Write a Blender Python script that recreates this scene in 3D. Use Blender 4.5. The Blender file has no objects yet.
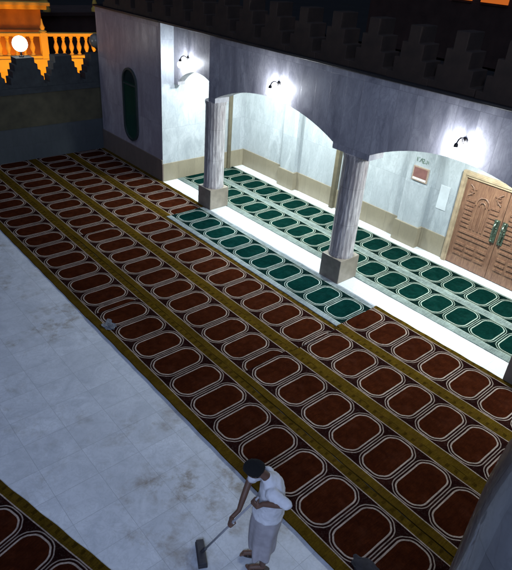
import bpy, bmesh, math, random
from mathutils import Vector, Matrix, noise
random.seed(7)
sc = bpy.context.scene
COL = sc.collection
R = math.radians

# ------------------------------------------------------------------ helpers
def tag(o, label=None, cat=None, group=None, kind=None):
    if label: o['label'] = label
    if cat: o['category'] = cat
    if group: o['group'] = group
    if kind: o['kind'] = kind
    return o

def empty(name, loc=(0, 0, 0), rz=0):
    o = bpy.data.objects.new(name, None)
    COL.objects.link(o)
    o.location = loc
    o.rotation_euler = (0, 0, rz)
    o.empty_display_size = .2
    return o

def obj(name, bm, mat, parent=None, loc=(0, 0, 0), smooth=False, bevel=0, rz=0, auto=None):
    me = bpy.data.meshes.new(name)
    bmesh.ops.recalc_face_normals(bm, faces=bm.faces)
    bm.to_mesh(me); bm.free()
    mats = mat if isinstance(mat, (list, tuple)) else [mat]
    for m in mats: me.materials.append(m)
    if smooth:
        for p in me.polygons: p.use_smooth = True
    if auto is not None:
        for p in me.polygons: p.use_smooth = True
        me.set_sharp_from_angle(angle=R(auto))
    o = bpy.data.objects.new(name, me)
    COL.objects.link(o)
    o.location = loc
    o.rotation_euler = (0, 0, rz)
    if parent: o.parent = parent
    if bevel:
        b = o.modifiers.new('bevel', 'BEVEL'); b.width = bevel; b.segments = 2; b.limit_method = 'ANGLE'
    return o

def B(): return bmesh.new()

def box(bm, x0, x1, y0, y1, z0, z1, mi=0):
    v = [bm.verts.new((x, y, z)) for x in (x0, x1) for y in (y0, y1) for z in (z0, z1)]
    for f in ((0, 1, 3, 2), (4, 6, 7, 5), (0, 4, 5, 1), (2, 3, 7, 6), (0, 2, 6, 4), (1, 5, 7, 3)):
        fc = bm.faces.new([v[i] for i in f]); fc.material_index = mi
    return bm

def lathe(bm, prof, n=24, c=(0, 0, 0), flute=0, nf=0, cap=True):
    rings = []
    for r, z in prof:
        ring = []
        for i in range(n):
            a = 2 * math.pi * i / n
            rr = r * (1 - flute * (0.5 + 0.5 * math.cos(a * nf))) if nf else r
            ring.append(bm.verts.new((c[0] + rr * math.cos(a), c[1] + rr * math.sin(a), c[2] + z)))
        rings.append(ring)
    for a, b in zip(rings, rings[1:]):
        for i in range(n):
            bm.faces.new((a[i], a[(i + 1) % n], b[(i + 1) % n], b[i]))
    if cap:
        bm.faces.new(rings[0][::-1]); bm.faces.new(rings[-1])
    return bm

def tube(bm, pts, rad, n=10, cap=True):
    pts = [Vector(p) for p in pts]
    if not isinstance(rad, (list, tuple)): rad = [rad] * len(pts)
    rings = []
    prev = None
    for i, p in enumerate(pts):
        t = (pts[min(i + 1, len(pts) - 1)] - pts[max(i - 1, 0)]).normalized()
        if prev is None:
            u = t.cross(Vector((0, 0, 1)))
            if u.length < .1: u = t.cross(Vector((1, 0, 0)))
        else:
            u = prev - t * prev.dot(t)
        u.normalize(); prev = u; w = t.cross(u)
        rings.append([bm.verts.new(p + rad[i] * (math.cos(2 * math.pi * k / n) * u + math.sin(2 * math.pi * k / n) * w)) for k in range(n)])
    for a, b in zip(rings, rings[1:]):
        for i in range(n): bm.faces.new((a[i], a[(i + 1) % n], b[(i + 1) % n], b[i]))
    if cap: bm.faces.new(rings[0][::-1]); bm.faces.new(rings[-1])
    return bm

def prism(bm, pts, y0, y1):
    """outline in x,z extruded from y0 to y1"""
    a = [bm.verts.new((x, y0, z)) for x, z in pts]
    b = [bm.verts.new((x, y1, z)) for x, z in pts]
    n = len(pts)
    for i in range(n): bm.faces.new((a[i], a[(i + 1) % n], b[(i + 1) % n], b[i]))
    f1 = bm.faces.new(a[::-1]); f2 = bm.faces.new(b); f1.normal_update(); f2.normal_update()
    bmesh.ops.triangulate(bm, faces=[f1, f2])
    return bm

def prism_x(bm, pts, x0, x1):
    """outline in y,z extruded along x"""
    a = [bm.verts.new((x0, y, z)) for y, z in pts]
    b = [bm.verts.new((x1, y, z)) for y, z in pts]
    n = len(pts)
    for i in range(n): bm.faces.new((a[i], a[(i + 1) % n], b[(i + 1) % n], b[i]))
    f1 = bm.faces.new(a[::-1]); f2 = bm.faces.new(b); f1.normal_update(); f2.normal_update()
    bmesh.ops.triangulate(bm, faces=[f1, f2])
    return bm

# ------------------------------------------------------------------ materials
class NT:
    def __init__(s, name):
        s.m = bpy.data.materials.new(name); s.m.use_nodes = True
        s.t = s.m.node_tree; s.t.nodes.clear()
        s.out = s.t.nodes.new('ShaderNodeOutputMaterial')
        s.b = s.t.nodes.new('ShaderNodeBsdfPrincipled')
        s.t.links.new(s.b.outputs[0], s.out.inputs[0])
    def n(s, typ, **kw):
        nd = s.t.nodes.new(typ)
        for k, v in kw.items(): setattr(nd, k, v)
        return nd
    def l(s, a, b): s.t.links.new(a, b)
    def set(s, sock, v):
        if isinstance(v, (int, float)): sock.default_value = v
        elif isinstance(v, (tuple, list)): sock.default_value = tuple(v) + (1,) if len(v) == 3 and sock.type == 'RGBA' else v
        else: s.l(v, sock)
    def math(s, op, a, b=0.0, c=None):
        nd = s.n('ShaderNodeMath', operation=op)
        s.set(nd.inputs[0], a); s.set(nd.inputs[1], b)
        if c is not None: s.set(nd.inputs[2], c)
        return nd.outputs[0]
    def mix(s, f, a, b, blend='MIX'):
        nd = s.n('ShaderNodeMix', data_type='RGBA', blend_type=blend)
        s.set(nd.inputs[0], f); s.set(nd.inputs[6], a); s.set(nd.inputs[7], b)
        return nd.outputs[2]
    def coord(s, kind='Object'):
        return s.n('ShaderNodeTexCoord').outputs[kind]
    def world(s): return s.n('ShaderNodeNewGeometry').outputs['Position']
    def noise(s, vec, scale, detail=4, rough=.55, dist=0):
        nd = s.n('ShaderNodeTexNoise'); s.l(vec, nd.inputs['Vector'])
        nd.inputs['Scale'].default_value = scale; nd.inputs['Detail'].default_value = detail
        nd.inputs['Roughness'].default_value = rough; nd.inputs['Distortion'].default_value = dist
        return nd.outputs['Fac']
    def ramp(s, f, stops):
        nd = s.n('ShaderNodeValToRGB'); s.l(f, nd.inputs[0])
        e = nd.color_ramp.elements
        while len(e) < len(stops): e.new(.5)
        for i, (p, c) in enumerate(stops):
            e[i].position = p; e[i].color = (c, c, c, 1) if isinstance(c, (int, float)) else tuple(c) + (1,)
        return nd.outputs[0]
    def scalev(s, vec, sx, sy, sz, off=(0, 0, 0)):
        nd = s.n('ShaderNodeMapping'); s.l(vec, nd.inputs[0])
        nd.inputs['Scale'].default_value = (sx, sy, sz); nd.inputs['Location'].default_value = off
        return nd.outputs[0]
    def bump(s, h, strength=.3, dist=.01):
        nd = s.n('ShaderNodeBump'); s.l(h, nd.inputs['Height'])
        nd.inputs['Strength'].default_value = strength; nd.inputs['Distance'].default_value = dist
        s.l(nd.outputs[0], s.b.inputs['Normal'])
    def fin(s, col, rough=.6, spec=None, metal=0):
        s.set(s.b.inputs['Base Color'], col); s.set(s.b.inputs['Roughness'], rough)
        if spec is not None: s.b.inputs['Specular IOR Level'].default_value = spec
        s.b.inputs['Metallic'].default_value = metal
        return s.m

def simple(name, col, rough=.6, var=.25, scale=8, metal=0, bump=0):
    t = NT(name); w = t.coord()
    f = t.noise(w, scale, 5)
    c = t.mix(t.ramp(f, [(.3, 0.0), (.7, 1.0)]), tuple(x * (1 - var) for x in col), tuple(min(1, x * (1 + var)) for x in col))
    if bump: t.bump(t.noise(w, scale * 6, 4), bump, .01)
    return t.fin(c, rough, metal=metal)

def emit(name, col, s):
    t = NT(name)
    t.b.inputs['Emission Color'].default_value = tuple(col) + (1,)
    t.b.inputs['Emission Strength'].default_value = s
    f = t.noise(t.coord(), 6, 2)
    return t.fin(t.mix(f, tuple(c * .9 for c in col), col), .4)

def marble_slabs(name, base, dark, bw=.62, bh=1.2, axis='xz', joint=.5, vein=.5, rough=.35, stain=None, off=(0, 0)):
    """stone slabs with soft veins; axis picks the plane the joints run in"""
    t = NT(name); P = t.world()
    sep = t.n('ShaderNodeSeparateXYZ'); t.l(P, sep.inputs[0])
    a = {'xz': ('X', 'Z'), 'yz': ('Y', 'Z'), 'xy': ('X', 'Y')}[axis]
    cmb = t.n('ShaderNodeCombineXYZ')
    t.l(t.math('ADD', sep.outputs[a[0]], 100 + off[0]), cmb.inputs[0]); t.l(t.math('ADD', sep.outputs[a[1]], 62 + off[1]), cmb.inputs[1])
    br = t.n('ShaderNodeTexBrick'); t.l(cmb.outputs[0], br.inputs['Vector'])
    br.offset = 0.0; br.squash = 1
    br.inputs['Scale'].default_value = 1; br.inputs['Brick Width'].default_value = bw; br.inputs['Row Height'].default_value = bh
    br.inputs['Mortar Size'].default_value = .0035; br.inputs['Mortar Smooth'].default_value = .3; br.inputs['Bias'].default_value = 0
    br.inputs['Color1'].default_value = (0, 0, 0, 1); br.inputs['Color2'].default_value = (1, 1, 1, 1); br.inputs['Mortar'].default_value = (.5, .5, .5, 1)
    sp = t.n('ShaderNodeSeparateColor'); t.l(br.outputs['Color'], sp.inputs[0])
    pv = t.scalev(P, 1, 1, .35) if axis != 'xy' else P
    # shift vein pattern per slab
    sh = t.n('ShaderNodeVectorMath', operation='ADD'); t.l(pv, sh.inputs[0])
    cs = t.n('ShaderNodeCombineXYZ'); t.l(t.math('MULTIPLY', sp.outputs[0], 13.0), cs.inputs[0]); t.l(t.math('MULTIPLY', sp.outputs[0], 7.0), cs.inputs[1]); t.l(t.math('MULTIPLY', sp.outputs[0], 5.0), cs.inputs[2])
    t.l(cs.outputs[0], sh.inputs[1]); v = sh.outputs[0]
    n1 = t.noise(v, 2.2, 8, .62, 1.2)
    n2 = t.noise(v, 5.5, 6, .6, 2.0)
    veins = t.ramp(n2, [(.44, 0.0), (.5, 1.0), (.56, 0.0)])
    f = t.math('MULTIPLY', t.ramp(n1, [(.35, 0.0), (.68, 1.0)]), vein)
    c = t.mix(f, base, dark)
    c = t.mix(t.math('MULTIPLY', veins, vein * .35), c, tuple(x * .7 for x in dark))
    c = t.mix(t.math('MULTIPLY', sp.outputs[0], .34), c, tuple(x * .75 for x in base))
    if stain:
        s1 = t.ramp(t.noise(P, .55, 5, .65, .6), [(.46, 0.0), (.60, 1.0)])
        s2 = t.ramp(t.noise(P, 3.2, 5, .7, .3), [(.46, 0.0), (.66, 1.0)])
        c = t.mix(t.math('MULTIPLY', t.math('MULTIPLY', s1, s2), .8), c, stain)
        s3 = t.ramp(t.noise(t.scalev(P, 1, 1, 1, (7, 3, 0)), 1.5, 6, .7, .5), [(.45, 0.0), (.75, 1.0)])
        c = t.mix(t.math('MULTIPLY', s3, .3), c, tuple(x * .6 for x in base))
    c = t.mix(t.math('MULTIPLY', br.outputs['Fac'], joint), c, tuple(x * .25 for x in dark))
    t.bump(t.math('SUBTRACT', t.math('MULTIPLY', n1, .15), br.outputs['Fac']), .25, .004)
    return t.fin(c, t.ramp(n1, [(.3, rough * .8), (.8, rough * 1.35)]))

def carpet_mat(name, inner, outer, band, line, hx=.284, hy=.468, rr=.24, yb=.49, pitch=.6, band_spots=True, line_far=None):
    t = NT(name); P = t.coord()
    # slight weave wobble
    wob = t.n('ShaderNodeTexNoise'); t.l(P, wob.inputs['Vector']); wob.inputs['Scale'].default_value = 2.3; wob.inputs['Detail'].default_value = 3
    sub = t.n('ShaderNodeVectorMath', operation='SUBTRACT'); t.l(wob.outputs['Color'], sub.inputs[0]); sub.inputs[1].default_value = (.5, .5, .5)
    scl = t.n('ShaderNodeVectorMath', operation='SCALE'); t.l(sub.outputs[0], scl.inputs[0]); scl.inputs['Scale'].default_value = .014
    add = t.n('ShaderNodeVectorMath', operation='ADD'); t.l(P, add.inputs[0]); t.l(scl.outputs[0], add.inputs[1])
    sep = t.n('ShaderNodeSeparateXYZ'); t.l(add.outputs[0], sep.inputs[0])
    x, y = sep.outputs['X'], sep.outputs['Y']
    fx = t.math('MULTIPLY', t.math('SUBTRACT', t.math('FRACT', t.math('ADD', t.math('DIVIDE', x, pitch), 200.5)), .5), pitch)
    ax = t.math('ABSOLUTE', fx); ay = t.math('ABSOLUTE', y)
    qx = t.math('SUBTRACT', ax, hx - rr); qy = t.math('SUBTRACT', ay, hy - rr)
    mx = t.math('MAXIMUM', qx, 0.0); my = t.math('MAXIMUM', qy, 0.0)
    # a rounded octagon: blend of round corner and chamfer
    ln = t.math('SQRT', t.math('ADD', t.math('MULTIPLY', mx, mx), t.math('MULTIPLY', my, my)))
    ch = t.math('MULTIPLY', t.math('ADD', mx, my), .725)
    ln = t.math('MAXIMUM', ln, ch)
    d = t.math('SUBTRACT', t.math('ADD', ln, t.math('MINIMUM', t.math('MAXIMUM', qx, qy), 0.0)), rr)
    def stripe(v, c, w):
        dd = t.math('ABSOLUTE', t.math('SUBTRACT', v, c))
        mr = t.n('ShaderNodeMapRange'); t.l(dd, mr.inputs[0]); mr.inputs[1].default_value = w - .003; mr.inputs[2].default_value = w + .003
        mr.inputs[3].default_value = 1; mr.inputs[4].default_value = 0
        return mr.outputs[0]
    def below(v, c):
        mr = t.n('ShaderNodeMapRange'); t.l(v, mr.inputs[0]); mr.inputs[1].default_value = c - .003; mr.inputs[2].default_value = c + .003
        mr.inputs[3].default_value = 1; mr.inputs[4].default_value = 0
        return mr.outputs[0]
    l1 = t.math('MULTIPLY', stripe(d, -.004, .0075), .85)
    l2 = stripe(d, -.050, .0115)
    big = t.noise(P, 1.1, 4, .6); fine = t.noise(P, 55, 3, .7); mid = t.noise(P, 9, 4, .65)
    def vary(c, k=.45):
        cc = t.mix(t.ramp(mid, [(.25, 0.0), (.75, 1.0)]), tuple(v * (1 - k) for v in c), tuple(v * (1 + k) for v in c))
        return t.mix(t.ramp(fine, [(.35, .5), (.65, 0.0)]), cc, tuple(v * .45 for v in c))
    c = t.mix(below(d, -.050), vary(outer), vary(inner))
    # dim flowered filler between the ovals
    fl = t.ramp(t.noise(P, 28, 2, .5, 1.5), [(.56, 0.0), (.62, 1.0)])
    c = t.mix(t.math('MULTIPLY', t.math('MULTIPLY', fl, t.math('SUBTRACT', 1.0, below(d, .0))), .12), c, tuple(v * .35 for v in line))
    lw = vary(line, .2)
    c = t.mix(l1, c, lw); c = t.mix(l2, c, lw)
    bnd = t.math('SUBTRACT', 1.0, below(ay, yb))
    bc = vary(band, .3)
    if band_spots:
        w = t.math('MULTIPLY', t.math('SINE', t.math('MULTIPLY', x, 2 * math.pi / .15)), .5)
        sp = t.math('MULTIPLY', t.ramp(t.math('ADD', w, t.math('ADD', t.noise(P, 16, 3, .7), t.math('MULTIPLY', t.noise(P, 1.7, 2), .35))), [(.86, 0.0), (1.0, 1.0)]), stripe(y, yb + .088, .034))
        bc = t.mix(t.math('MULTIPLY', sp, .65), bc, tuple(v * .25 for v in band))
        bc = t.mix(t.math('MULTIPLY', stripe(ay, yb + .04, .006), .25), bc, tuple(v * .3 for v in band))
    c = t.mix(bnd, c, bc)
    c = t.mix(stripe(ay, yb, .0075), c, lw)
    c = t.mix(t.ramp(big, [(.3, .35), (.7, 0.0)]), c, tuple(v * .5 for v in outer))
    st_ = t.noise(t.scalev(P, 60, 5, 1), 1.0, 3, .7)
    c = t.mix(t.ramp(st_, [(.35, .38), (.6, 0.0)]), c, tuple(v * .4 for v in outer))
    wear = t.noise(P, 3.3, 6, .7, .8)
    c = t.mix(t.ramp(wear, [(.52, 0.0), (.75, .16)]), c, tuple(min(1, v * 2.2 + .012) for v in inner))
    c = t.mix(t.ramp(wear, [(.25, .45), (.45, 0.0)]), c, tuple(v * .4 for v in outer))
    t.bump(fine, .5, .004)
    return t.fin(c, 1.0, spec=.0)

M = {}
M['floor'] = marble_slabs('courtyard_marble', (.54, .56, .61), (.36, .38, .43), .53, .62, 'xy', .38, .75, .4, stain=(.17, .125, .07), off=(.27, -.31 + .62))
M['strip'] = marble_slabs('polished_strip', (.66, .69, .72), (.54, .58, .62), .6, .7, 'xy', .35, .4, .3)
M['wall'] = marble_slabs('wall_marble', (.40, .39, .42), (.15, .15, .185), .40, 1.3, 'xz', .35, .95, .4)
M['wall_in'] = marble_slabs('inner_wall_marble', (.46, .50, .53), (.25, .285, .31), .6, 1.2, 'xz', .3, .8, .3)
M['wall_inY'] = marble_slabs('end_wall_marble', (.42, .45, .48), (.23, .26, .285), .6, 1.2, 'yz', .3, .8, .3)
M['side'] = marble_slabs('side_wall_marble', (.36, .32, .35), (.17, .14, .17), .5, 1.3, 'xz', .35, .8, .4)
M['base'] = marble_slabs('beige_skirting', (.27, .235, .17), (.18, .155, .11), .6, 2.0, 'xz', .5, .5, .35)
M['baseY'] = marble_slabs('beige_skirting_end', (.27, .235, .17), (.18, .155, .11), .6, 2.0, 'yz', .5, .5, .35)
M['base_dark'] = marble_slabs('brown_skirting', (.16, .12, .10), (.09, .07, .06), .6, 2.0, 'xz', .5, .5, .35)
M['colbase'] = simple('column_base_stone', (.22, .19, .155), .35, .2, 6)
M['dado'] = marble_slabs('blue_grey_dado', (.055, .065, .075), (.03, .04, .045), .6, .5, 'yz', .5, .6, .4)
M['olive'] = simple('olive_render', (.060, .053, .030), .9, .3, 3, bump=.2)
M['merl_dark'] = simple('dark_grey_stone', (.030, .035, .037), .85, .3, 5, bump=.3)
M['parapet'] = simple('brown_stone', (.030, .0165, .010), .85, .4, 3, bump=.4)
M['ledge'] = simple('black_stone_ledge', (.008, .008, .010), .5, .3, 6)
M['roof'] = simple('roof_bitumen', (.004, .004, .005), .9, .3, 3)
M['ceiling'] = simple('ceiling_plaster', (.7, .7, .68), .9, .05, 3)
M['ground'] = simple('dark_ground', (.010, .010, .010), .95, .3, .3)
def column_mat():
    t = NT('streaked_column_marble'); P = t.coord()
    n = t.noise(t.scalev(P, 9, 9, .9), 2.2, 7, .65, 1.4)
    c = t.ramp(n, [(.3, (.14, .132, .14)), (.5, (.27, .255, .265)), (.62, (.42, .40, .41)), (.75, (.23, .22, .23))])
    k = t.noise(t.scalev(P, 2, 2, .5), 2, 4)
    c = t.mix(t.ramp(k, [(.5, 0.0), (.75, .6)]), c, (.14, .10, .11))
    sep = t.n('ShaderNodeSeparateXYZ'); t.l(P, sep.inputs[0])
    j = t.math('LESS_THAN', t.math('FRACT', t.math('ADD', t.math('DIVIDE', sep.outputs['Z'], .82), .35)), .008)
    c = t.mix(t.math('MULTIPLY', j, .6), c, (.06, .06, .06))
    t.bump(n, .2, .005)
    return t.fin(c, .38)
M['column'] = column_mat()
M['red'] = carpet_mat('red_prayer_carpet', (.039, .0090, .0034), (.0130, .0038, .0036), (.084, .050, .006), (.40, .315, .27))
M['green'] = carpet_mat('green_prayer_carpet', (.0022, .0205, .0165), (.0013, .009, .008), (.22, .265, .25), (.38, .45, .38), hy=.425, yb=.445, rr=.23, band_spots=False)
M['green2'] = carpet_mat('green_prayer_carpet_wide', (.0022, .023, .020), (.0014, .011, .011), (.27, .31, .33), (.42, .50, .46), hy=.44, yb=.475, rr=.23, band_spots=False)
def wood():
    t = NT('carved_wood'); P = t.coord()
    n = t.noise(t.scalev(P, 14, 14, 1.6), 2, 6, .6, 1.5)
    c = t.ramp(n, [(.3, (.11, .052, .034)), (.55, (.21, .11, .068)), (.75, (.29, .17, .10))])
    t.bump(n, .25, .004)
    return t.fin(c, .4)
M['wood'] = wood()
M['wood_frame'] = simple('light_wood_frame', (.34, .26, .17), .45, .25, 7)
M['iron'] = simple('dark_iron', (.03, .028, .028), .45, .3, 20, metal=.6)
M['brass'] = simple('worn_green_brass', (.20, .26, .20), .3, .4, 30, metal=.9)
M['bulb'] = emit('lit_bulb', (.93, .96, 1.0), 30)
M['globe'] = emit('lit_globe', (1.0, .99, .93), 12)
M['globe_off'] = simple('unlit_globe', (.16, .15, .13), .3, .1, 8)
M['glass'] = simple('dark_green_glass', (.006, .035, .022), .18, .3, 3)
M['glass_top'] = simple('dark_grey_glass', (.01, .018, .018), .2, .3, 3)
M['frame_dark'] = simple('dark_frame', (.02, .03, .03), .5, .2, 8)
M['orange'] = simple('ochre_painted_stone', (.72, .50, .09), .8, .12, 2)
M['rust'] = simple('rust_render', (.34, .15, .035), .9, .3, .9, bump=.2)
M['darkhouse'] = simple('dark_render', (.05, .03, .025), .9, .3, 1)
M['pipe'] = simple('brown_pipe_paint', (.10, .085, .055), .6, .2, 6)
M['skin'] = simple('brown_skin', (.12, .06, .04), .55, .15, 12)
M['hair'] = simple('black_hair', (.003, .0028, .003), 1.0, .4, 60, bump=.6)
M['shirt'] = simple('white_cotton', (.62, .62, .66), .9, .08, 14, bump=.15)
M['sarong'] = simple('grey_brown_cotton', (.36, .335, .36), .9, .14, 10, bump=.2)
M['sandal'] = simple('dark_leather', (.03, .02, .018), .6, .2, 10)
M['pole'] = simple('grey_pole', (.30, .30, .33), .4, .1, 20)
M['rubber'] = simple('dark_rubber', (.03, .028, .035), .7, .3, 20)
M['notice'] = simple('maroon_notice', (.20, .09, .08), .5, .15, 12)
M['notice_frame'] = simple('bronze_frame', (.34, .26, .20), .4, .15, 12)
M['white'] = simple('white_paint', (.80, .80, .80), .6, .04, 12)
M['ink'] = simple('green_ink', (.15, .22, .18), .7, .2, 12)
M['bag'] = simple('thin_plastic_film', (.40, .42, .48), .2, .25, 30); M['bag'].node_tree.nodes['Principled BSDF'].inputs['Transmission Weight'].default_value = .75
M['cloth'] = simple('dark_navy_cloth', (.010, .009, .015), 1, .4, 20, bump=.3)
M['pillar'] = marble_slabs('pillar_marble', (.19, .195, .21), (.06, .065, .08), .3, .55, 'yz', .5, .8, .34)

# ------------------------------------------------------------------ setting
bm = B(); box(bm, -150, 150, -150, 150, -.3, -.06)
tag(obj('ground', bm, M['ground']), kind='structure')
bm = B(); box(bm, -13.1, 9, -9, 4.39, -.05, 0)
tag(obj('courtyard_floor', bm, M['floor']), kind='structure')
bm = B(); box(bm, -9.4, 9, 4.394, 7.9, -.055, .006)
tag(obj('portico_floor', bm, M['strip']), kind='structure')

# ------------------------------------------------------------------ carpets
def carpet(label, x0, x1, yc, half0, half1, phase, mat, z=.0, rot=0, group='red prayer carpets laid in rows', cat='carpet', edge=.005, seed=0, name='prayer_carpet', lift=()):
    """strip along x; object origin sits on one oval's centre so the weave starts there"""
    bm = B()
    L = x1 - x0
    nx = max(2, int(L / .075)); ys = [-half0, -half0 + .004, -half0 * .66, -half0 * .33, 0, half1 * .33, half1 * .66, half1 - .004, half1]
    rnd = random.Random(seed)
    ph = rnd.random() * 10
    grid = []
    for i in range(nx + 1):
        x = x0 + L * i / nx
        row = []
        for j, y in enumerate(ys):
            e0 = edge * (math.sin((x - phase) * 2 * math.pi / .6 + .6) * .7 +   .35 * noise.noise(Vector((x * 1.7, ph, 0))))
            e1 = edge * (math.sin((x - phase) * 2 * math.pi / .6 + 2) +   .35 * noise.noise(Vector((x * 1.7, ph + 5, 0))))
            yy = y + (e0 if y < -half0 + .01 else e1 if y > half1 - .01 else 0)
            zz = z + .011 + .0035 * (noise.noise(Vector((x * 1.5, y * 2.5, ph))) + 1)
            if j in (0, len(ys) - 1): zz = z - .004
            if i in (0, nx) : 
                zz = z - .002 if j not in (0, len(ys) - 1) else z - .004
            xx = x - phase
            if i in (1,): xx = x0 - phase + .005
            if i in (nx - 1,): xx = x1 - phase - .005
            if i in (0, nx): xx += .02 * noise.noise(Vector((y * 3, ph, i)))
            row.append(bm.verts.new((xx, yy, zz)))
        grid.append(row)
    for i in range(nx):
        for j in range(len(ys) - 1):
            bm.faces.new((grid[i][j], grid[i + 1][j], grid[i + 1][j + 1], grid[i][j + 1]))
    o = obj(name, bm, mat, loc=(phase, yc, .006 if yc > 4.5 else .004), rz=rot, auto=40)
    tag(o, label, cat, group)
    return o
W = 1.2604
E1 = .629
carpet('red carpet with gold edge along the white floor, under the plastic bag, farther piece', -13.08, -4.06, 0, .655, E1, -9.41, M['red'], 0, seed=1)
carpet('red carpet with gold edge beside the white floor, near piece behind the sweeping man', -4.09, 8.5, 0, .655, E1, -3.78, M['red'], .012, seed=2)
carpet('red carpet in second row from the white floor, piece against the far dark wall', -13.08, -7.3, W, E1, E1, -10.435, M['red'], .0, seed=3)
carpet('red carpet in second row from the white floor, long middle piece between two seams', -7.33, -1.0, W, E1, E1, -7.025, M['red'], .010, seed=4)
carpet('red carpet in second row from the white floor, piece nearest the camera', -1.07, 8.5, W, E1, E1, -.757, M['red'], .022, seed=5)
carpet('reddish brown carpet in third row, running along the outdoor green carpet', -13.08, -1.02, 2 * W, E1, E1, -9.208, M['red'], .0, seed=6)
carpet('red carpet in third row from the white floor, near piece beyond the green carpet end', -1.0, 8.5, 2 * W + .02, .65, E1 - .01, -.685, M['red'], .013, seed=7)
carpet('red carpet in the shade at the foot of the wall with the green window', -13.08, -7.12, 3 * W, E1, E1 + .01, -9.645, M['red'], .0, seed=8)
carpet('red prayer carpet lying against the white marble strip in front of the carved wooden door', -1.09, 8.5, 3 * W, E1 + .01, E1 - .02, -.305, M['red'], .009, seed=9)
carpet('green prayer carpet with pale grey edge lying out in the courtyard beside the red carpets', -7.16, -1.07, 3.735, .61, .60, -6.808, M['green2'], .014, group='green prayer carpets', seed=10)
carpet('green prayer carpet under the arcade, the row next to the white marble strip', -9.37, 8.5, 5.582, .64, .553, -2.178, M['green'], .0, group='green prayer carpets', seed=11, edge=.003)
carpet('green prayer carpet under the arcade, the row running past the carved wooden door', -9.37, 8.5, 6.689, .553, .49, -2.946, M['green'], .0, group='green prayer carpets', seed=12, edge=.003)
RB = math.atan(.27)
def blc(off): return (-.135 + off * math.sin(RB), -3.58 - off * math.cos(RB))
for k, lab in enumerate(('very dark red carpet lying askew at the bottom left of the white floor', 'very dark red carpet in the bottom left corner, away from the white floor')):
    o = carpet(lab, -6, 1.6, 0, E1, E1, 0, M['red'], .0, group='red prayer carpets laid in rows', seed=20 + k)
    c = blc(k * W); o.location = (c[0] + .13, c[1] + .03, .004); o.rotation_euler[2] = RB

# ------------------------------------------------------------------ arcade building
arc = empty('arcade_building', (-2.4, 4.6, 0))
tag(arc, 'marble faced mosque arcade with flattened arches, round columns and a stepped battlement above', 'building')
inv = Matrix.Translation((2.4, -4.6, 0))
def part(name, bm, mat, parent=arc, **k):
    """geometry given in world coordinates, child kept in place"""
    o = obj(name, bm, mat, parent, **k)
    # shift so that it stays put under its parent
    base = Vector((0, 0, 0)); p = parent
    while p: base += p.location; p = p.parent
    o.location = -base
    return o
TOP = 4.42
def arch(xl, xr, zs, rise, n=22):
    c = (xl + xr) / 2; h = (xr - xl) / 2; rad = (h * h + rise * rise) / (2 * rise)
    pts = []
    for i in range(n + 1):
        x = xl + (xr - xl) * i / n
        pts.append((x, zs + rise - rad + math.sqrt(rad * rad - (x - c) ** 2)))
    return pts
def arch_wall(bm, x0, x1, zb, zt, arches, y0, y1):
    """wall band with arches cut in its lower edge, built as quads between sample stations"""
    st = [(x0, zb)]
    for xl, xr, zs, rs in arches:
        st += [(xl, zb)] + arch(xl, xr, zs, rs) + [(xr, zb)]
    st += [(x1, zb)]
    V = [[bm.verts.new((x, y, z)) for y, z in ((y0, b), (y0, zt), (y1, zt), (y1, b))] for x, b in st]
    for a, b in zip(V, V[1:]):
        vert = abs(a[0].co.x - b[0].co.x) < 1e-6
        if vert:
            bm.faces.new((a[0], b[0], b[3], a[3])); continue
        for i in range(4):
            j = (i + 1) % 4
            bm.faces.new((a[i], a[j], b[j], b[i]))
    bm.faces.new(V[0]); bm.faces.new(V[-1])
    bmesh.ops.remove_doubles(bm, verts=bm.verts, dist=1e-5)
bm = B(); arch_wall(bm, -7.2, 9, 2.88, TOP, ((-6.93, -2.94, 3.0, .46), (-1.98, 1.60, 3.0, .45), (2.54, 6.6, 3.0, .46)), 4.45, 4.9)
part('arcade_wall', bm, M['wall'])
bm = B(); arch_wall(bm, -9.398, -7.202, 2.84, TOP, ((-9.2, -7.35, 2.93, .40),), 4.87, 5.1)
part('recessed_wall', bm, M['wall'])
bm = B(); box(bm, -9.4, 9, 7.58, 7.9, 0, TOP)
bw = part('back_wall', bm, M['wall_in'])
bm = B()
box(bm, -9.4, -7.47, 7.545, 7.58, .006, .56); box(bm, -6.78, -3.01, 7.545, 7.58, .006, .56); box(bm, -2.27, -1.565, 7.545, 7.58, .006, .56); box(bm, .9, 9, 7.545, 7.58, .006, .56)
part('skirting', bm, M['base'], bw, bevel=.004)
for x0, x1 in ((-7.42, -6.83), (-2.96, -2.32)):
    bm = B(); box(bm, x0, x1, 7.42, 7.579, .55, 3.88)
    pl = part('pilaster', bm, M['wall_in'], bevel=.006)
    bm = B(); box(bm, x0 - .045, x1 + .045, 7.375, 7.579, .006, .56)
    part('skirting', bm, M['base'], pl, bevel=.006)
bm = B(); box(bm, -9.4, 9, 4.9, 7.58, 3.9, 4.1); part('ceiling', bm, M['ceiling'])
bm = B(); box(bm, -9.4, 9, 4.9, 7.9, 4.1, TOP); part('roof', bm, M['roof'])
bm = B(); box(bm, -9.398, 9, 4.39, 4.96, TOP, TOP + .055)
part('ledge', bm, M['ledge'], bevel=.01)
# pipes on the back wall and the end wall
for (x0, x1, y0, y1, zt) in ((-5.30, -5.17, 7.43, 7.578, 3.88), (-9.36, -9.30, 6.86, 6.98, 3.88)):
    bm = B(); box(bm, x0, x1, y0, y1, .01, zt)
    part('cable_trunking', bm, M['pipe'], bevel=.01)
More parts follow.
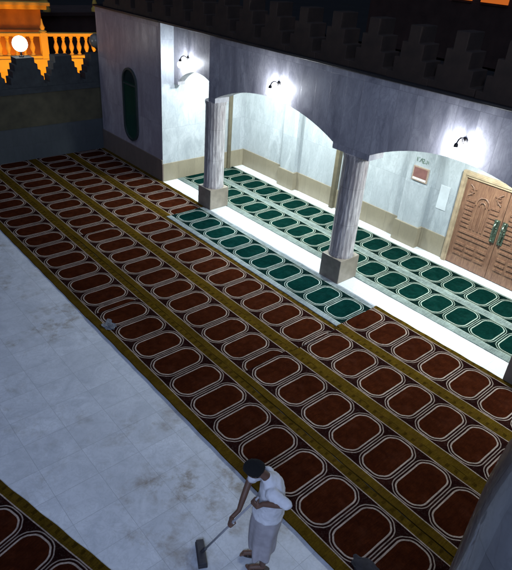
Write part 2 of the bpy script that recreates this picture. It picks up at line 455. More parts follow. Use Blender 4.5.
# columns
for cx in (-7.20, -2.46, 2.07):
    c = empty('column', (0, 0, 0)); c.parent = arc; c.location = Vector((cx, 4.69, 0)) - arc.location
    bm = B(); box(bm, -.285, .285, -.31, .31, .0, .57)
    obj('base', bm, M['colbase'], c, bevel=.012)
    bm = B(); lathe(bm, [(.285, .57), (.285, .62), (.272, .64), (.268, 2.78), (.285, 2.82), (.285, 2.879)], 96, flute=.028, nf=20)
    obj('shaft', bm, M['column'], c, auto=35)
# merlons: stepped stone teeth along the arcade roof, gaps at measured pitch
PIT = .885; Z0 = TOP + .055
def merlon_profile(p, w0=.62, tiers=((.0, .31), (.24, .22), (.52, .12)), h=.86):
    pass
def merlon_bm(half_full, z0, steps, y0, y1, axis='x'):
    """steps: list of (half width, z top) from bottom up"""
    pts = [(-half_full, z0)]
    zb = z0; L = []
    for hw, zt in steps:
        L += [(-hw, zb), (-hw, zt)]; zb = zt
    pts = L + [(-x, z) for x, z in L[::-1]]
    bm = B()
    (prism if axis == 'x' else prism_x)(bm, pts, y0, y1)
    return bm
proto = None
for k in range(-4, 14):
    xc = -5.49 + PIT * (k + .5)
    if xc < -9.3: continue
    if proto is None:
        bm = merlon_bm(.44, 0, [(.4405, .12), (.33, .37), (.225, .63), (.115, .90)], -.0, .46)
        proto = obj('merlon', bm, M['parapet'], arc, bevel=.012)
        m = proto
    else:
        m = proto.copy(); COL.objects.link(m); m.parent = arc
    m.location = Vector((xc + .02 * (random.random() - .5), 4.45 + .01 * random.random(), Z0 - .01 * random.random())) - arc.location
    m.scale = (1 + .03 * (random.random() - .5), 1, 1 + .05 * (random.random() - .5)); m.rotation_euler[2] = R(1.2) * (random.random() - .5)
# the carved double door
door = empty('door', (0, 0, 0)); door.parent = arc; door.location = Vector((-.36, 7.50, .006)) - arc.location
bm = B()
box(bm, -1.19, -1.06, -.02, .078, 0, 2.30); box(bm, 1.06, 1.19, -.02, .078, 0, 2.30); box(bm, -1.06, 1.06, -.02, .078, 2.16, 2.30)
box(bm, -1.16, -1.10, -.04, -.02, 0, 2.27); box(bm, 1.10, 1.16, -.04, -.02, 0, 2.27); box(bm, -1.10, 1.10, -.04, -.02, 2.21, 2.27)
obj('frame', bm, M['wood_frame'], door, bevel=.008)
for s in (-1, 1):
    bm = B()
    box(bm, .006 if s > 0 else -1.055, 1.055 if s > 0 else -.006, .015, .06, .02, 2.155)
    c = s * .53
    def bar(x0, x1, z0, z1, d=.022): box(bm, c + min(x0, x1), c + max(x0, x1), .015 - d, .014, z0, z1)
    # two stiles, arch motif, rows of bars
    for zz in (.30, .43, .56): 
        for xa, xb in ((-.40, -.17), (-.11, .11), (.17, .40)): bar(xa, xb, zz, zz + .055)
    bar(-.40, .40, .75, .80); bar(-.40, .40, .87, .92)
    for q in range(7):
        zz = 1.02 + q * .105
        bar(-.40, -.20, zz, zz + .05); bar(.20, .40, zz, zz + .05)
    for xa in (-.145, -.06, .035, .12): bar(xa, xa + .03, 1.02, 1.62)
    for rr in (.16, .075):
        pts = [(c + rr * math.cos(math.pi * a / 12), -.002, 1.62 + rr * 1.3 * math.sin(math.pi * a / 12)) for a in range(13)]
        tube(bm, pts, .017, 6)
    for q in range(3):
        bar(-.40 + q * .02, -.30 + q * .04, 1.80 + q * .07, 1.83 + q * .07); bar(.40 - q * .02, .30 - q * .04, 1.80 + q * .07, 1.83 + q * .07)
    for xs in (-1, 1):
        pts = [(c + xs * (.40 - .12 * math.sin(math.pi * a / 10)), -.002, 1.78 + .26 * a / 10) for a in range(11)]
        tube(bm, pts, .014, 6)
    obj('leaf', bm, M['wood'], door, auto=35)
    bm = B()
    hx = s * .095
    box(bm, hx - .06, hx + .06, -.02, .012, .93, 1.47)
    tube(bm, [(hx, -.02, 1.40), (hx, -.075, 1.385), (hx + s * .01, -.10, 1.30), (hx + s * .02, -.085, 1.2), (hx + s * .005, -.10, 1.1), (hx, -.075, 1.02), (hx, -.02, 1.0)], [.014, .018, .024, .015, .024, .018, .014], 10)
    for zz in (1.44, .96):
        bmesh.ops.create_uvsphere(bm, u_segments=10, v_segments=8, radius=.03, matrix=Matrix.Translation((hx, -.03, zz)))
    for q in range(6):
        a = q * math.pi / 3
        bmesh.ops.create_uvsphere(bm, u_segments=8, v_segments=6, radius=.016, matrix=Matrix.Translation((hx + .04 * math.cos(a), -.022, 1.22 + .07 * math.sin(a))))
    obj('handle', bm, M['brass'], door, auto=50)
# faint green hand lettering above the notice, and the lighter stone panel
bm = B()
def stroke(pts, w=.009):
    tube(bm, [(-2.60 + x, 7.415, 2.20 + z) for x, z in pts], w, 6)
stroke([(-.15, .06), (-.145, -.03)]); stroke([(-.10, .07), (-.09, .05)]); stroke([(-.075, -.04), (-.05, .02), (-.03, .06), (0, .0), (.02, -.05)])
stroke([(.0, .05), (.04, .06), (.05, .02), (.01, -.01), (.05, -.04), (.09, -.02)]); stroke([(.12, .05), (.13, .0), (.11, -.05)], .006); stroke([(.16, .04), (.17, -.03)], .006)
part('lettering', bm, M['ink'], bw)
bm = B(); box(bm, -2.06, -1.80, 7.568, 7.579, 1.17, 1.76)
part('pale_panel', bm, simple('pale_marble_panel', (.49, .53, .56), .35, .12, 3), bw, bevel=.003)

# ------------------------------------------------------------------ side building
sb = empty('side_building', (-11.2, 4.5, 0))
tag(sb, 'marble clad block with a tall pill shaped green window beside the arcade', 'building')
bm = B(); box(bm, -13.1, -9.4, 4.45, 8.2, 0, TOP)
w = part('wall', bm, [M['side'], M['wall_inY']], sb)
for p_ in w.data.polygons:
    if p_.normal.x > .5: p_.material_index = 1
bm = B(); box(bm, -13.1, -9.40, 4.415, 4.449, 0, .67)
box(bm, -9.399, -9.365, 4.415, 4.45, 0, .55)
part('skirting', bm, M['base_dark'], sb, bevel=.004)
bm = B(); box(bm, -9.399, -9.365, 4.451, 7.545, .0, .555)
part('end_skirting', bm, M['baseY'], sb, bevel=.004)
bm = B(); box(bm, -13.12, -9.4, 4.385, 8.2, TOP, TOP + .055); part('ledge', bm, M['ledge'], sb, bevel=.01)
for k in range(-8, -4):
    xc = -5.49 + PIT * (k + .5)
    m = proto.copy(); COL.objects.link(m); m.parent = sb; m.location = Vector((xc, 4.45, Z0)) - sb.location
# pill window
def pill(hw, z0, z1, n=16, top_only=False):
    pts = [(hw * math.cos(math.pi * a / n), z1 - hw * 1.0 + hw * math.sin(math.pi * a / n)) for a in range(n + 1)]
    pts += [(-hw * math.cos(math.pi * a / n), z0 + hw - hw * math.sin(math.pi * a / n)) for a in range(n + 1)]
    return pts
win = empty('window', (0, 0, 0)); win.parent = sb; win.location = Vector((-11.14, 4.449, 0)) - sb.location
bm = B(); oo = pill(.42, .80, 2.98); ii = pill(.36, .86, 2.92)
rings = [[bm.verts.new((x, y, z)) for x, z in P] for P, y in ((oo, .0), (oo, -.05), (ii, -.05), (ii, .0))]
n = len(oo)
for a, b in zip(rings, rings[1:]):
    for i in range(n): bm.faces.new((a[i], a[(i + 1) % n], b[(i + 1) % n], b[i]))
box(bm, -.36, .36, -.045, -.012, 2.48, 2.52)
obj('frame', bm, M['frame_dark'], win, auto=30)
bm = B(); prism(bm, [q for q in ii], -.012, -.002)
pn = obj('pane', bm, [M['glass'], M['glass_top']], win)
for p_ in pn.data.polygons:
    if p_.center.z > 2.5: p_.material_index = 1

# ------------------------------------------------------------------ far dark boundary wall with merlons
ww = empty('boundary_wall', (-13.3, 0, 0))
tag(ww, 'dark boundary wall with blue grey dado and stepped merlons at the far end of the carpets', 'wall')
bm = B(); box(bm, -13.5, -13.102, -9, 8.2, 0, 1.02); part('dado', bm, M['dado'], ww)
bm = B(); box(bm, -13.52, -13.13, -9, 8.2, 1.02, 2.02); part('wall', bm, M['olive'], ww)
bm = B(); box(bm, -13.56, -13.104, -9, 8.2, 2.02, 2.2); part('coping', bm, M['merl_dark'], ww, bevel=.01)
MP = 1.17
mproto = None
for k in range(-8, 3):
    yc = 2.13 + MP * k + (.0)
    bm = None
    if mproto is None:
        bm = merlon_bm(.7, 0, [(.583, .10), (.50, .30), (.42, .48), (.345, .66), (.27, .84)], -.0, -.42, 'y')
        mproto = obj('merlon', bm, M['merl_dark'], ww, bevel=.01); m = mproto
    else:
        m = mproto.copy(); COL.objects.link(m); m.parent = ww
    m.location = Vector((-13.12, yc, 2.2)) - ww.location
# globe lamps on top of it
def globe_lamp(loc, mat, label):
    t = empty('globe_lamp', loc)
    tag(t, label, 'lamp', 'globe lamps on the boundary wall')
    bm = B(); lathe(bm, [(.07, 0), (.07, .03), (.03, .05), (.028, .12), (.06, .15), (.075, .17)], 20); obj('holder', bm, M['iron'], t, auto=40)
    bm = B(); bmesh.ops.create_uvsphere(bm, u_segments=28, v_segments=18, radius=.215, matrix=Matrix.Translation((0, 0, .36))); obj('globe', bm, mat, t, smooth=True)
    return t
globe_lamp((-13.32, 2.11, 3.04), M['globe'], 'brightly lit white globe lamp on a dark merlon of the boundary wall')
globe_lamp((-13.32, 4.52, 3.04), M['globe_off'], 'unlit dull globe lamp on the boundary wall close to the marble block')

# ------------------------------------------------------------------ orange lit terrace behind
ter = empty('terrace_balustrade', (-20, 5.5, 0)); ter.rotation_euler[2] = 0
tag(ter, 'ochre stone terrace balustrade lit orange behind the boundary wall', 'balustrade')
ter.rotation_euler[2] = math.atan2(.9, 4.0) * -1
def tb(name, y0, y1, x0, x1, z0, z1, bev=.01, mat='orange', par=None):
    bm = B(); box(bm, x0, x1, y0, y1, z0, z1); return obj(name, bm, M[mat], par or ter, bevel=bev)
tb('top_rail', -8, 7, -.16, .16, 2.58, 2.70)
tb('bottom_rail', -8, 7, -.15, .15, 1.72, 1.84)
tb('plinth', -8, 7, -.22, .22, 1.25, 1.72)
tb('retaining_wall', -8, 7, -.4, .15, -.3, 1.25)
bp = None
piers = (-5.2, -2.6, 0.0, 2.7, 5.3)
for i in range(-24, 22):
    y = i * .312 + .156
    if min(abs(y - q) for q in piers) < .22: continue
    if bp is None:
        bm = B(); lathe(bm, [(.085, 0), (.085, .05), (.05, .08), (.045, .12), (.095, .26), (.10, .33), (.05, .50), (.045, .56), (.07, .60), (.05, .63), (.085, .68), (.085, .74)], 16)
        bp = obj('baluster', bm, M['orange'], ter, auto=50); b = bp
    else: b = bp.copy(); COL.objects.link(b); b.parent = ter
    b.location = (0, y, 1.84)
for q in piers:
    bm = B(); box(bm, -.18, .18, q - .14, q + .14, 1.25, 2.72)
    pr_ = obj('pier', bm, M['orange'], ter, bevel=.01)
    bm = B(); lathe(bm, [(.16, 2.72), (.16, 2.76), (.07, 2.82), (.10, 2.90), (.05, 3.02), (.02, 3.2), (.0, 3.24)], 16, c=(0, q, 0), cap=False); obj('finial', bm, M['orange'], pr_, auto=50)
# facade behind on the left
fh = empty('lit_house', (-23.5, 2, 0)); tag(fh, 'rust coloured house with projecting cornices glowing orange behind the balustrade', 'house')
fh.rotation_euler[2] = ter.rotation_euler[2]
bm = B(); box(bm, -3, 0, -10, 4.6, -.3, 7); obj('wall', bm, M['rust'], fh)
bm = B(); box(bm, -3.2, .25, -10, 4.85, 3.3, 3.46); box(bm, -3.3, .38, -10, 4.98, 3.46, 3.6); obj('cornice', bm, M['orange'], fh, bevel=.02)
bm = B(); box(bm, 0, .10, -10, 4.7, 2.35, 2.47); obj('string_course', bm, M['rust'], fh, bevel=.01)
for wy in (-1.6, 1.2):
    bm = B(); box(bm, -.01, .03, wy, wy + 1.1, 1.0, 2.2); obj('window', bm, M['frame_dark'], fh)
dh = empty('dark_house', (-28, 9, 0)); tag(dh, 'low dark brown house with small finials on its roof edge behind the orange balustrade', 'house')
bm = B(); box(bm, -3, 0, -6, 7, -.3, 2.35); obj('wall', bm, M['darkhouse'], dh)
bm = B(); box(bm, -3.2, .15, -6, 7, 2.35, 2.55); obj('roof_edge', bm, M['darkhouse'], dh, bevel=.02)
for y in (-3.2, .1, 2.9):
    bm = B(); lathe(bm, [(.20, 2.55), (.20, 2.7), (.12, 2.8), (.14, 2.95), (.06, 3.2), (.02, 3.5)], 14, c=(-.1, y, 0)); obj('finial', bm, M['orange'] if y > 0 else M['rust'], dh, auto=50)
# wall far off beyond the arcade roof, its orange light put in as emission
fb = empty('distant_building', (-14, 30, 0)); tag(fb, 'distant dark building with an orange lit upper storey beyond the arcade roof', 'building')
bm = B(); box(bm, -9, 6, 0, 8, -.3, 4.35); obj('wall', bm, M['darkhouse'], fb)
bm = B(); box(bm, -2.7, -1.35, -.1, 6, 4.47, 7); box(bm, -.75, .95, -.1, 6, 4.47, 7); obj('upper_storey', bm, emit('orange_glow_emission', (1.0, .22, .03), .45), fb)
bm = B(); box(bm, -1.35, -.75, .0, 6, 4.355, 6.5); box(bm, .95, 4, 0, 6, 4.355, 6.8); box(bm, -2.7, -1.35, -.05, 6, 4.355, 4.465); box(bm, -.75, .95, -.05, 6, 4.355, 4.465); obj('upper_wall', bm, M['darkhouse'], fb)

# ------------------------------------------------------------------ wall lamps
def wall_lamp(x, y, z, label, pw=1.0):
    t = empty('wall_lamp', (x, y, z)); tag(t, label, 'lamp', 'wall lamps above the arches')
    bm = B(); lathe(bm, [(.055, 0), (.055, .015), (.03, .03)], 18)
    for v in bm.verts: v.co = Vector((v.co.x, -v.co.z, v.co.y))
    obj('back_plate', bm, M['iron'], t, auto=40)
    bm = B()
    tube(bm, [(0, -.02, 0), (0, -.05, .02), (0, -.09, .055), (0, -.15, .07), (0, -.21, .05), (0, -.245, .0), (0, -.25, -.03)], .014, 10)
    tube(bm, [(0, -.03, -.05), (0, -.07, -.035), (0, -.10, .0), (0, -.09, .04)], .009, 8)
    obj('arm', bm, M['iron'], t, auto=50)
    bm = B(); lathe(bm, [(.02, .03), (.032, .02), (.04, -.03), (.042, -.05)], 20, c=(0, -.25, -.03), cap=False)
    obj('shade', bm, M['iron'], t, auto=50)
    bm = B(); bmesh.ops.create_uvsphere(bm, u_segments=20, v_segments=14, radius=.075, matrix=Matrix.Translation((0, -.25, -.14)) @ Matrix.Scale(1.2, 4, (0, 0, 1)))
    obj('bulb', bm, M['bulb'], t, smooth=True)
    li = bpy.data.lights.new('lamp_light', 'POINT'); li.energy = LAMP_W * pw; li.color = (.86, .92, 1.0); li.shadow_soft_size = .07
    lo = bpy.data.objects.new('lamp_light', li); COL.objects.link(lo); lo.location = (x, y - .13, z - .15)
LAMP_W = 88
wall_lamp(-8.72, 4.87, 3.62, 'glaring white wall lamp over the narrow arch beside the marble block', .7)
wall_lamp(-4.68, 4.45, 3.79, 'glaring white wall lamp above the wide arch between the two columns')
wall_lamp(-.13, 4.45, 3.79, 'glaring white wall lamp over the arch that frames the carved door')
# ceiling lamps inside the arcade (hidden from view by the arches)
def ceiling_lamp(x, y, W_, label):
    t = empty('ceiling_lamp', (x, y, 3.9)); tag(t, label, 'lamp', 'ceiling lamps inside the arcade')
    bm = B(); lathe(bm, [(.16, -.03), (.16, 0)], 24); obj('plate', bm, M['white'], t)
    bm = B(); lathe(bm, [(.02, -.10), (.09, -.085), (.13, -.06), (.14, -.031)], 24); obj('diffuser', bm, M['bulb'], t, auto=60)
    li = bpy.data.lights.new('ceiling_light', 'AREA'); li.shape = 'DISK'; li.size = .5; li.energy = W_; li.color = (.90, 1.0, .97)
    lo = bpy.data.objects.new('ceiling_light', li); COL.objects.link(lo); lo.location = (x, y, 3.74)
CW = 290
for x, k in ((-7.9, .8), (-4.9, 1.0), (-.2, 1.0), (4.4, .6)):
    ceiling_lamp(x, 5.85, CW * k, 'round white ceiling lamp inside the arcade')

# ------------------------------------------------------------------ notice on the pilaster
nt = empty('framed_notice', (-2.57, 7.42, 1.88)); tag(nt, 'small maroon framed notice with a white strip hung on the marble pilaster', 'notice')
bm = B(); box(bm, -.22, .22, -.03, 0, -.18, .18); obj('frame', bm, M['notice_frame'], nt, bevel=.006)
bm = B(); box(bm, -.185, .185, -.036, -.031, -.085, .15); obj('panel', bm, M['notice'], nt)
bm = B(); box(bm, -.185, .185, -.036, -.031, -.145, -.10); obj('white_strip', bm, M['white'], nt)

# ------------------------------------------------------------------ near marble pillar
PX, PY = 4.33, -1.93
bm = B(); lathe(bm, [(.50, 0), (.50, 3.9), (.498, 4.1), (.488, 4.25), (.47, 4.42), (.447, 4.6), (.42, 4.8), (.385, 5.0), (.345, 5.15), (.33, 5.2)], 40)
o = obj('marble_pillar', bm, M['pillar'], loc=(PX, PY, 0), auto=70)
M['pillar'].node_tree.nodes['Principled BSDF'].inputs['Coat Weight'].default_value = .6
tag(o, 'dark polished marble pillar close to the camera at the right edge', 'pillar')

# ------------------------------------------------------------------ crumpled plastic bag
def crumple(name, mat, loc, sx, sy, sz, label, cat, seed, amp=.5):
    bm = B(); bmesh.ops.create_icosphere(bm, subdivisions=4, radius=1)
    for v in bm.verts:
        n1 = noise.noise(v.co * 1.6 + Vector((seed, 0, 0))); n2 = abs(noise.noise(v.co * 4 + Vector((0, seed, 0))))
        v.co *= 1 + amp * n1 - amp * 1.1 * n2
        v.co = Vector((v.co.x * sx, v.co.y * sy, max(-.3, v.co.z) * sz))
    zmin = min(v.co.z for v in bm.verts)
    for v in bm.verts: v.co.z -= zmin
    return tag(obj(name, bm, mat, loc=loc, auto=25), label, cat)
crumple('plastic_bag', M['bag'], (-3.58, -.46, .02), .18, .13, .035, 'crumpled clear plastic bag on the gold edge of the red carpet', 'bag', 3.1, .8)
crumple('folded_cloth', M['cloth'], (2.58, -.36, .02), .22, .14, .03, 'dark navy cloth bundle on the carpet edge at the bottom of the view', 'cloth', 8.3, .22)

# ------------------------------------------------------------------ sweeping man
O = Vector((1.66, -1.33, 0)); d = Vector((-.65, -.76, 0)).normalized(); l = Vector((-d.y, d.x, 0))
ROT = math.atan2(d.y, d.x)          # local x = forward, y = left (towards the camera)
man = empty('person', O, ROT)
tag(man, 'man in white shirt and grey wrap bending his head as he pushes a floor squeegee', 'person')
def ring_loft(bm, rings, n=28):
    """closed body of elliptical rings: (centre, ra, rb, up)"""
    RR = []
    for c, ra, rb, up in rings:
        up = Vector(up).normalized(); fx_ = Vector((1, 0, 0)) - up * up.x; fx_.normalize(); fy_ = up.cross(fx_)
        RR.append([bm.verts.new(Vector(c) + fx_ * (ra * math.cos(2 * math.pi * k / n)) + fy_ * (rb * math.sin(2 * math.pi * k / n))) for k in range(n)])
    for a, b in zip(RR, RR[1:]):
        for k in range(n): bm.faces.new((a[k], a[(k + 1) % n], b[(k + 1) % n], b[k]))
    bm.faces.new(RR[0][::-1]); bm.faces.new(RR[-1])
def limb(bm, pts, n=16):
    """tapered limb with round joints: (point, radius)"""
    for (p, r), (q, r2) in zip(pts, pts[1:]):
        P, Q = Vector(p), Vector(q); m = max(2, int((Q - P).length / .03))
        tube(bm, [P.lerp(Q, k / m) for k in range(m + 1)], [r + (r2 - r) * k / m for k in range(m + 1)], n)
    for p, r in pts:
        bmesh.ops.create_uvsphere(bm, u_segments=n, v_segments=n // 2 + 2, radius=r * .995, matrix=Matrix.Translation(p))
def fuse(name, bm, mat, parent, voxel, smooth, extra=None):
    """union of overlapping closed pieces into one continuous skin"""
    o = obj(name, bm, mat, None, smooth=True)
    m = o.modifiers.new('remesh', 'REMESH'); m.mode = 'VOXEL'; m.voxel_size = voxel; m.use_smooth_shade = True
    if smooth:
        q = o.modifiers.new('smooth', 'SMOOTH'); q.factor = .5; q.iterations = smooth
    if extra: extra(o)
    dg = bpy.context.evaluated_depsgraph_get(); dg.update()
    m2 = bpy.data.meshes.new_from_object(o.evaluated_get(dg))
    o.modifiers.clear(); o.data = m2
    for p in m2.polygons: p.use_smooth = True
    o.parent = parent
    return o
HL = Vector((.085, .16, 1.32)); HR = Vector((.285, .02, .80)); BT = Vector((.64, -.05, .03))
bm = B()
ring_loft(bm, [((-.09, 0, .84), .12, .15, (0, 0, 1)), ((-.09, 0, .95), .125, .155, (0, 0, 1)), ((-.10, 0, 1.10), .105, .135, (0, 0, 1)), ((-.105, 0, 1.27), .115, .155, (0, 0, 1)), ((-.09, 0, 1.40), .10, .15, (.1, 0, 1)), ((-.05, 0, 1.47), .055, .075, (.5, 0, 1)), ((-.01, 0, 1.53), .048, .052, (.7, 0, 1)), ((.05, -.005, 1.58), .048, .05, (.7, 0, 1))])
limb(bm, [((-.09, .155, 1.425), .052), ((-.25, .27, 1.42), .040), ((-.12, .245, 1.385), .038), ((.0, .215, 1.345), .027)])
limb(bm, [((-.05, -.155, 1.40), .052), ((.13, -.24, 1.17), .040), ((.19, -.12, 1.02), .037), ((.235, -.03, .90), .027)])
for s_, fx in ((1, -.04), (-1, .03)):
    limb(bm, [((-.08, s_ * .085, .88), .090), ((-.03 + fx * .3, s_ * .09, .50), .058), ((-.055 + fx * .6, s_ * .088, .36), .056), ((-.05 + fx, s_ * .085, .10), .037)])
    limb(bm, [((-.055 + fx, s_ * .085, .045), .034), ((.02 + fx, s_ * .088, .045), .034), ((.09 + fx, s_ * .09, .034), .030)])
    for q in range(5):   # toes
        limb(bm, [((.10 + fx, s_ * (.066 + .012 * q), .026), .012), ((.145 + fx - .010 * abs(q - .5), s_ * (.062 + .014 * q), .018), .010 + .003 * (q == 0))], 8)
def hand(wrist, grip, pole_dir, side):
    """palm beside the pole, four fingers wrapped round it, thumb the other way"""
    wrist, grip = Vector(wrist), Vector(grip); u = Vector(pole_dir).normalized()
    f = (grip - wrist); f -= u * f.dot(u); f.normalize(); n_ = f.cross(u).normalized() * side
    rp = .013
    pc = grip - n_ * (rp + .014) - f * .028                      # palm centre, lying against the pole
    limb(bm, [(wrist, .026), (pc - f * .03, .025)], 12)
    for k in (-1, 0, 1): limb(bm, [(pc - f * .035 + u * k * .018, .017), (pc + f * .030 + u * k * .024, .013)], 10)
    for k in range(4):
        b0 = pc + f * .032 + u * (.033 - .022 * k); L = (.92, 1.0, .96, .8)[k]
        rr = rp + .009
        pts = [(b0, .0105)]
        for a in (35, 80, 130, 175):
            A = R(a * L)
            pts.append((grip + u * (.033 - .022 * k) + (-n_ * math.cos(A) + f * math.sin(A)) * (rr + .003), .0095 - .00002 * a))
        limb(bm, pts, 8)
    t0 = pc + u * .030 - f * .01
    limb(bm, [(t0, .015), (t0 + u * .018 + n_ * .012 + f * .012, .012), (grip + u * .052 + n_ * .010 - f * .016, .0105), (grip + u * .050 + n_ * .024 + f * .004, .0095)], 8)
PD = (HL - BT)
hand((.0, .215, 1.345), BT.lerp(HL, 1.0), PD, 1)
hand((.235, -.03, .90), BT.lerp(HL, .60), PD, -1)
# head: shaped sphere with face, joined to the body mesh
def head_bm():
    bm = B(); bmesh.ops.create_uvsphere(bm, u_segments=40, v_segments=28, radius=1)
    for v in bm.verts:
        x, y, z = v.co
        fx = .098 * x * (1 + .10 * (x < 0)); fy = .076 * y * (1 - .18 * max(0, -z)); fz = .118 * z
        if x > 0: fx *= (1 - .12 * max(0, z)); 
        # jaw and chin
        if z < -.2: fx += .010 * (-z) if x > 0 else -.03 * (z + .2) * x * -1
        # nose, brow, eye sockets, mouth
        if x > .3:
            fx += .026 * math.exp(-(y / .14) ** 2 - ((z + .12) / .17) ** 2)
            fx += .006 * math.exp(-((z - .18) / .08) ** 2)
            fx -= .010 * math.exp(-((abs(y) - .36) / .14) ** 2 - ((z - .04) / .10) ** 2)
            fx += .007 * math.exp(-(y / .3) ** 2 - ((z + .44) / .05) ** 2) + .006 * math.exp(-(y / .26) ** 2 - ((z + .56) / .05) ** 2)
        v.co = (fx, fy, fz)
    for s in (-1, 1):   # ears
        mt = Matrix.Translation((-.008, s * .078, -.008)) @ Matrix.Rotation(s * .35, 4, 'Z') @ Matrix.Diagonal((.022, .008, .034, 1))
        bmesh.ops.create_uvsphere(bm, u_segments=14, v_segments=10, radius=1, matrix=mt)
    return bm
HM = Matrix.Translation((.105, -.01, 1.60)) @ Matrix.Rotation(R(48), 4, 'Y')
hb = head_bm(); bmesh.ops.transform(hb, matrix=HM, verts=hb.verts)
hme = bpy.data.meshes.new('headtmp'); hb.to_mesh(hme); hb.free()
bm.from_mesh(hme); bpy.data.meshes.remove(hme)
body = fuse('body', bm, M['skin'], man, .0045, 2)
# eyes
for s in (-1, 1):
    bm = B(); bmesh.ops.create_uvsphere(bm, u_segments=12, v_segments=10, radius=.0125, matrix=HM @ Matrix.Translation((.080, s * .028, .006)))
    obj('eye', bm, M['white'], man, smooth=True)
# hair
bm = B(); bmesh.ops.create_uvsphere(bm, u_segments=48, v_segments=32, radius=1)
dl = [v for v in bm.verts if (v.co.z < -.30 + .55 * max(0, v.co.x) * 2.0) or (v.co.x > .62 and v.co.z < .62)]
bmesh.ops.delete(bm, geom=dl, context='VERTS')
for v in bm.verts:
    x, y, z = v.co; k = 1 + .05 * noise.noise(v.co * 9)
    v.co = (.098 * x * (1.20 if x < 0 else 1.06) * k, .076 * y * 1.13 * k, .118 * z * 1.10 * k)
bmesh.ops.transform(bm, matrix=HM, verts=bm.verts)
h = obj('hair', bm, M['hair'], man, smooth=True); sm = h.modifiers.new('s', 'SOLIDIFY'); sm.thickness = .006; sm.offset = 1

def loft(name, rings, mat, parent, n=40, fold=.0, nf=7, seed=0, thick=.004):
    """rings: (centre, ra, rb, axis tilt matrix or None)"""
    bm = B(); RR = []
    for q, (c, ra, rb, up) in enumerate(rings):
        up = Vector(up).normalized(); fx_ = Vector((1, 0, 0)) - up * up.x
        fx_.normalize(); fy_ = up.cross(fx_)
        ring = []
        for i in range(n):
            a = 2 * math.pi * i / n
            f = 1 + fold * q / len(rings) * (math.sin(a * nf + seed) * .6 + noise.noise(Vector((math.cos(a) * 2.2, math.sin(a) * 2.2, seed + q * .35))) * 1.2) + .03 * noise.noise(Vector((math.cos(a) * 3, math.sin(a) * 3, seed + q * .9)))
            ring.append(bm.verts.new(Vector(c) + fx_ * (ra * f * math.cos(a)) + fy_ * (rb * f * math.sin(a))))
        RR.append(ring)
    for a, b in zip(RR, RR[1:]):
        for i in range(n): bm.faces.new((a[i], a[(i + 1) % n], b[(i + 1) % n], b[i]))
    o = obj(name, bm, mat, parent, smooth=True)
    s = o.modifiers.new('sol', 'SOLIDIFY'); s.thickness = thick; s.offset = 1
    b = o.modifiers.new('sub', 'SUBSURF'); b.levels = 1; b.render_levels = 1
    return o
U = (0, 0, 1)
# wrap first (under the shirt hem)
loft('wrap', [((-.09, 0, 1.04), .130, .150, U), ((-.09, 0, .975), .150, .168, U), ((-.085, 0, .88), .166, .186, U), ((-.08, 0, .75), .168, .186, U), ((-.07, 0, .62), .165, .185, U), ((-.06, 0, .50), .155, .178, U), ((-.055, 0, .38), .145, .172, U), ((-.055, 0, .27), .138, .170, U)], M['sarong'], man, fold=.32, nf=6, seed=2.0)
# shirt: torso and loose short sleeves fused into one cloth surface
bm = B()
ring_loft(bm, [((-.088, 0, .955), .182, .200, (0, 0, 1)), ((-.088, 0, .985), .180, .198, (0, 0, 1)), ((-.095, 0, 1.10), .158, .176, (0, 0, 1)), ((-.108, 0, 1.25), .142, .172, (0, 0, 1)), ((-.105, 0, 1.36), .135, .182, (.1, 0, 1)), ((-.085, 0, 1.435), .100, .155, (.3, 0, 1)), ((-.045, 0, 1.485), .066, .090, (.5, 0, 1)), ((-.02, 0, 1.515), .058, .062, (.6, 0, 1))], 40)
limb(bm, [((-.095, .10, 1.40), .076), ((-.095, .158, 1.42), .078), ((-.17, .215, 1.42), .066), ((-.235, .262, 1.41), .058)], 24)
limb(bm, [((-.06, -.10, 1.385), .076), ((-.052, -.155, 1.395), .077), ((.02, -.195, 1.31), .064), ((.095, -.226, 1.215), .062)], 24)
def folds(o):
    for sc_, st, nm in ((.16, .030, 'cloth_folds_large'), (.055, .013, 'cloth_folds_small')):
        tx = bpy.data.textures.new(nm, 'CLOUDS'); tx.noise_scale = sc_; tx.noise_depth = 2; tx.cloud_type = 'GRAYSCALE'
        dm = o.modifiers.new(nm, 'DISPLACE'); dm.texture = tx; dm.strength = st; dm.mid_level = .5
shirt = fuse('shirt', bm, M['shirt'], man, .008, 6, folds)
# sandals
for s, fx in ((1, -.04), (-1, .03)):
    bm = B(); lathe(bm, [(.05, 0), (.052, .012), (.05, .018)], 24)
    for v in bm.verts: v.co = Vector((v.co.x * 2.6 + .045 - .05 + fx + .0, v.co.y * .95 + s * .09, v.co.z))
    tube(bm, [(.05 + fx, s * .09 - .045, .02), (.05 + fx, s * .09, .068), (.05 + fx, s * .09 + .045, .02)], .009, 8)
    obj('sandal', bm, M['sandal'], man, auto=40)

# squeegee
sq = empty('floor_squeegee', O + d * .64 + l * (-.05), ROT); tag(sq, 'long handled dark floor squeegee held by the man in the white shirt', 'squeegee')
off = Vector((.64, -.05, 0))
bm = B(); top = HL + (HL - BT).normalized() * .09
tube(bm, [tuple(Vector((0, 0, .06))), tuple(top - off)], .0125, 12); obj('pole', bm, M['pole'], sq, smooth=True)
bm = B(); box(bm, -.045, .045, -.16, .16, .05, .09); box(bm, -.055, .055, -.165, .165, .0, .05); tube(bm, [(0, 0, .07), (-.05, .02, .17)], .022, 10)
ob = obj('blade', bm, M['rubber'], sq, bevel=.006); ob.rotation_euler[2] = R(12)

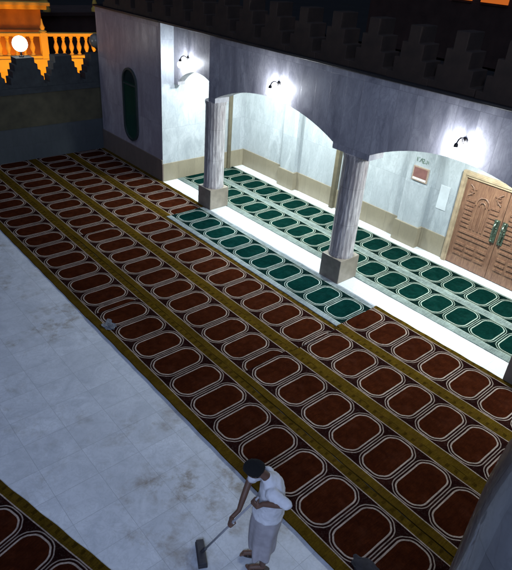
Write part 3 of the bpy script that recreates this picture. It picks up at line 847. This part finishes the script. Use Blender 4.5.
# ------------------------------------------------------------------ lights
wd = bpy.data.worlds.new('World'); sc.world = wd; wd.use_nodes = True
nt_ = wd.node_tree; bg = nt_.nodes['Background']
sky = nt_.nodes.new('ShaderNodeTexSky'); sky.sky_type = 'NISHITA'; sky.sun_disc = False; sky.sun_elevation = R(-2); sky.sun_rotation = R(200)
nt_.links.new(sky.outputs[0], bg.inputs[0]); bg.inputs[1].default_value = .0007
sl_ = bpy.data.lights.new('ambient_glow_sun', 'SUN'); sl_.energy = .66; sl_.angle = R(70); sl_.color = (.49, .64, 1.0)  # wide soft sun added as bluish ambient glow, not an actual lamp
so = bpy.data.objects.new('ambient_glow_sun', sl_); COL.objects.link(so)
so.rotation_euler = Vector((-.35, .40, -1)).to_track_quat('-Z', 'Y').to_euler()
al = bpy.data.lights.new('roof_floodlight', 'AREA'); al.shape = 'DISK'; al.size = 3.0; al.energy = 780; al.color = (.53, .67, 1.0)
ao = bpy.data.objects.new('roof_floodlight', al); COL.objects.link(ao); ao.location = (7.5, -8, 9.5)
ao.rotation_euler = (Vector((-2.5, .5, 0)) - ao.location).to_track_quat('-Z', 'Y').to_euler()
def point(loc, e, col, r=.3):
    li = bpy.data.lights.new('street_light', 'POINT'); li.energy = e; li.color = col; li.shadow_soft_size = r
    lo = bpy.data.objects.new('street_light', li); COL.objects.link(lo); lo.location = loc
ORG = (1.0, .38, .02)
for y in (-.5, 3.6, 7.6):
    li = bpy.data.lights.new('street_spot', 'SPOT'); li.energy = 560; li.color = ORG; li.spot_size = R(150); li.spot_blend = .3; li.shadow_soft_size = .2
    lo = bpy.data.objects.new('street_spot', li); COL.objects.link(lo); lo.location = (-16.2, y, .6); lo.rotation_euler = Vector((-1, 0, .35)).to_track_quat('-Z', 'Y').to_euler()
point((-22, 4, .6), 250, ORG); pass
point((-13.32, 2.07, 3.75), 8, (1, .95, .85), .2)

# ------------------------------------------------------------------ camera
cam = bpy.data.cameras.new('camera'); co = bpy.data.objects.new('camera', cam); COL.objects.link(co); sc.camera = co
RT = Vector((0.649877, 0.756868, 0.069363)); DN = Vector((0.431795, -0.292565, -0.853205)); FW = Vector((-0.625470, 0.584429, -0.516943))
FPX = 556.2320
mw = Matrix((( RT.x, -DN.x, -FW.x, 4.40844), (RT.y, -DN.y, -FW.y, -4.23922), (RT.z, -DN.z, -FW.z, 6.27281), (0, 0, 0, 1)))
co.matrix_world = mw
cam.sensor_fit = 'HORIZONTAL'; cam.sensor_width = 36; cam.lens = 36 * FPX / 512
cam.clip_end = 500; cam.clip_start = .05
sc.view_settings.view_transform = 'Standard'; sc.view_settings.look = 'None'; sc.view_settings.exposure = 0
sc.cycles.use_denoising = True
sc.cycles.max_bounces = 8
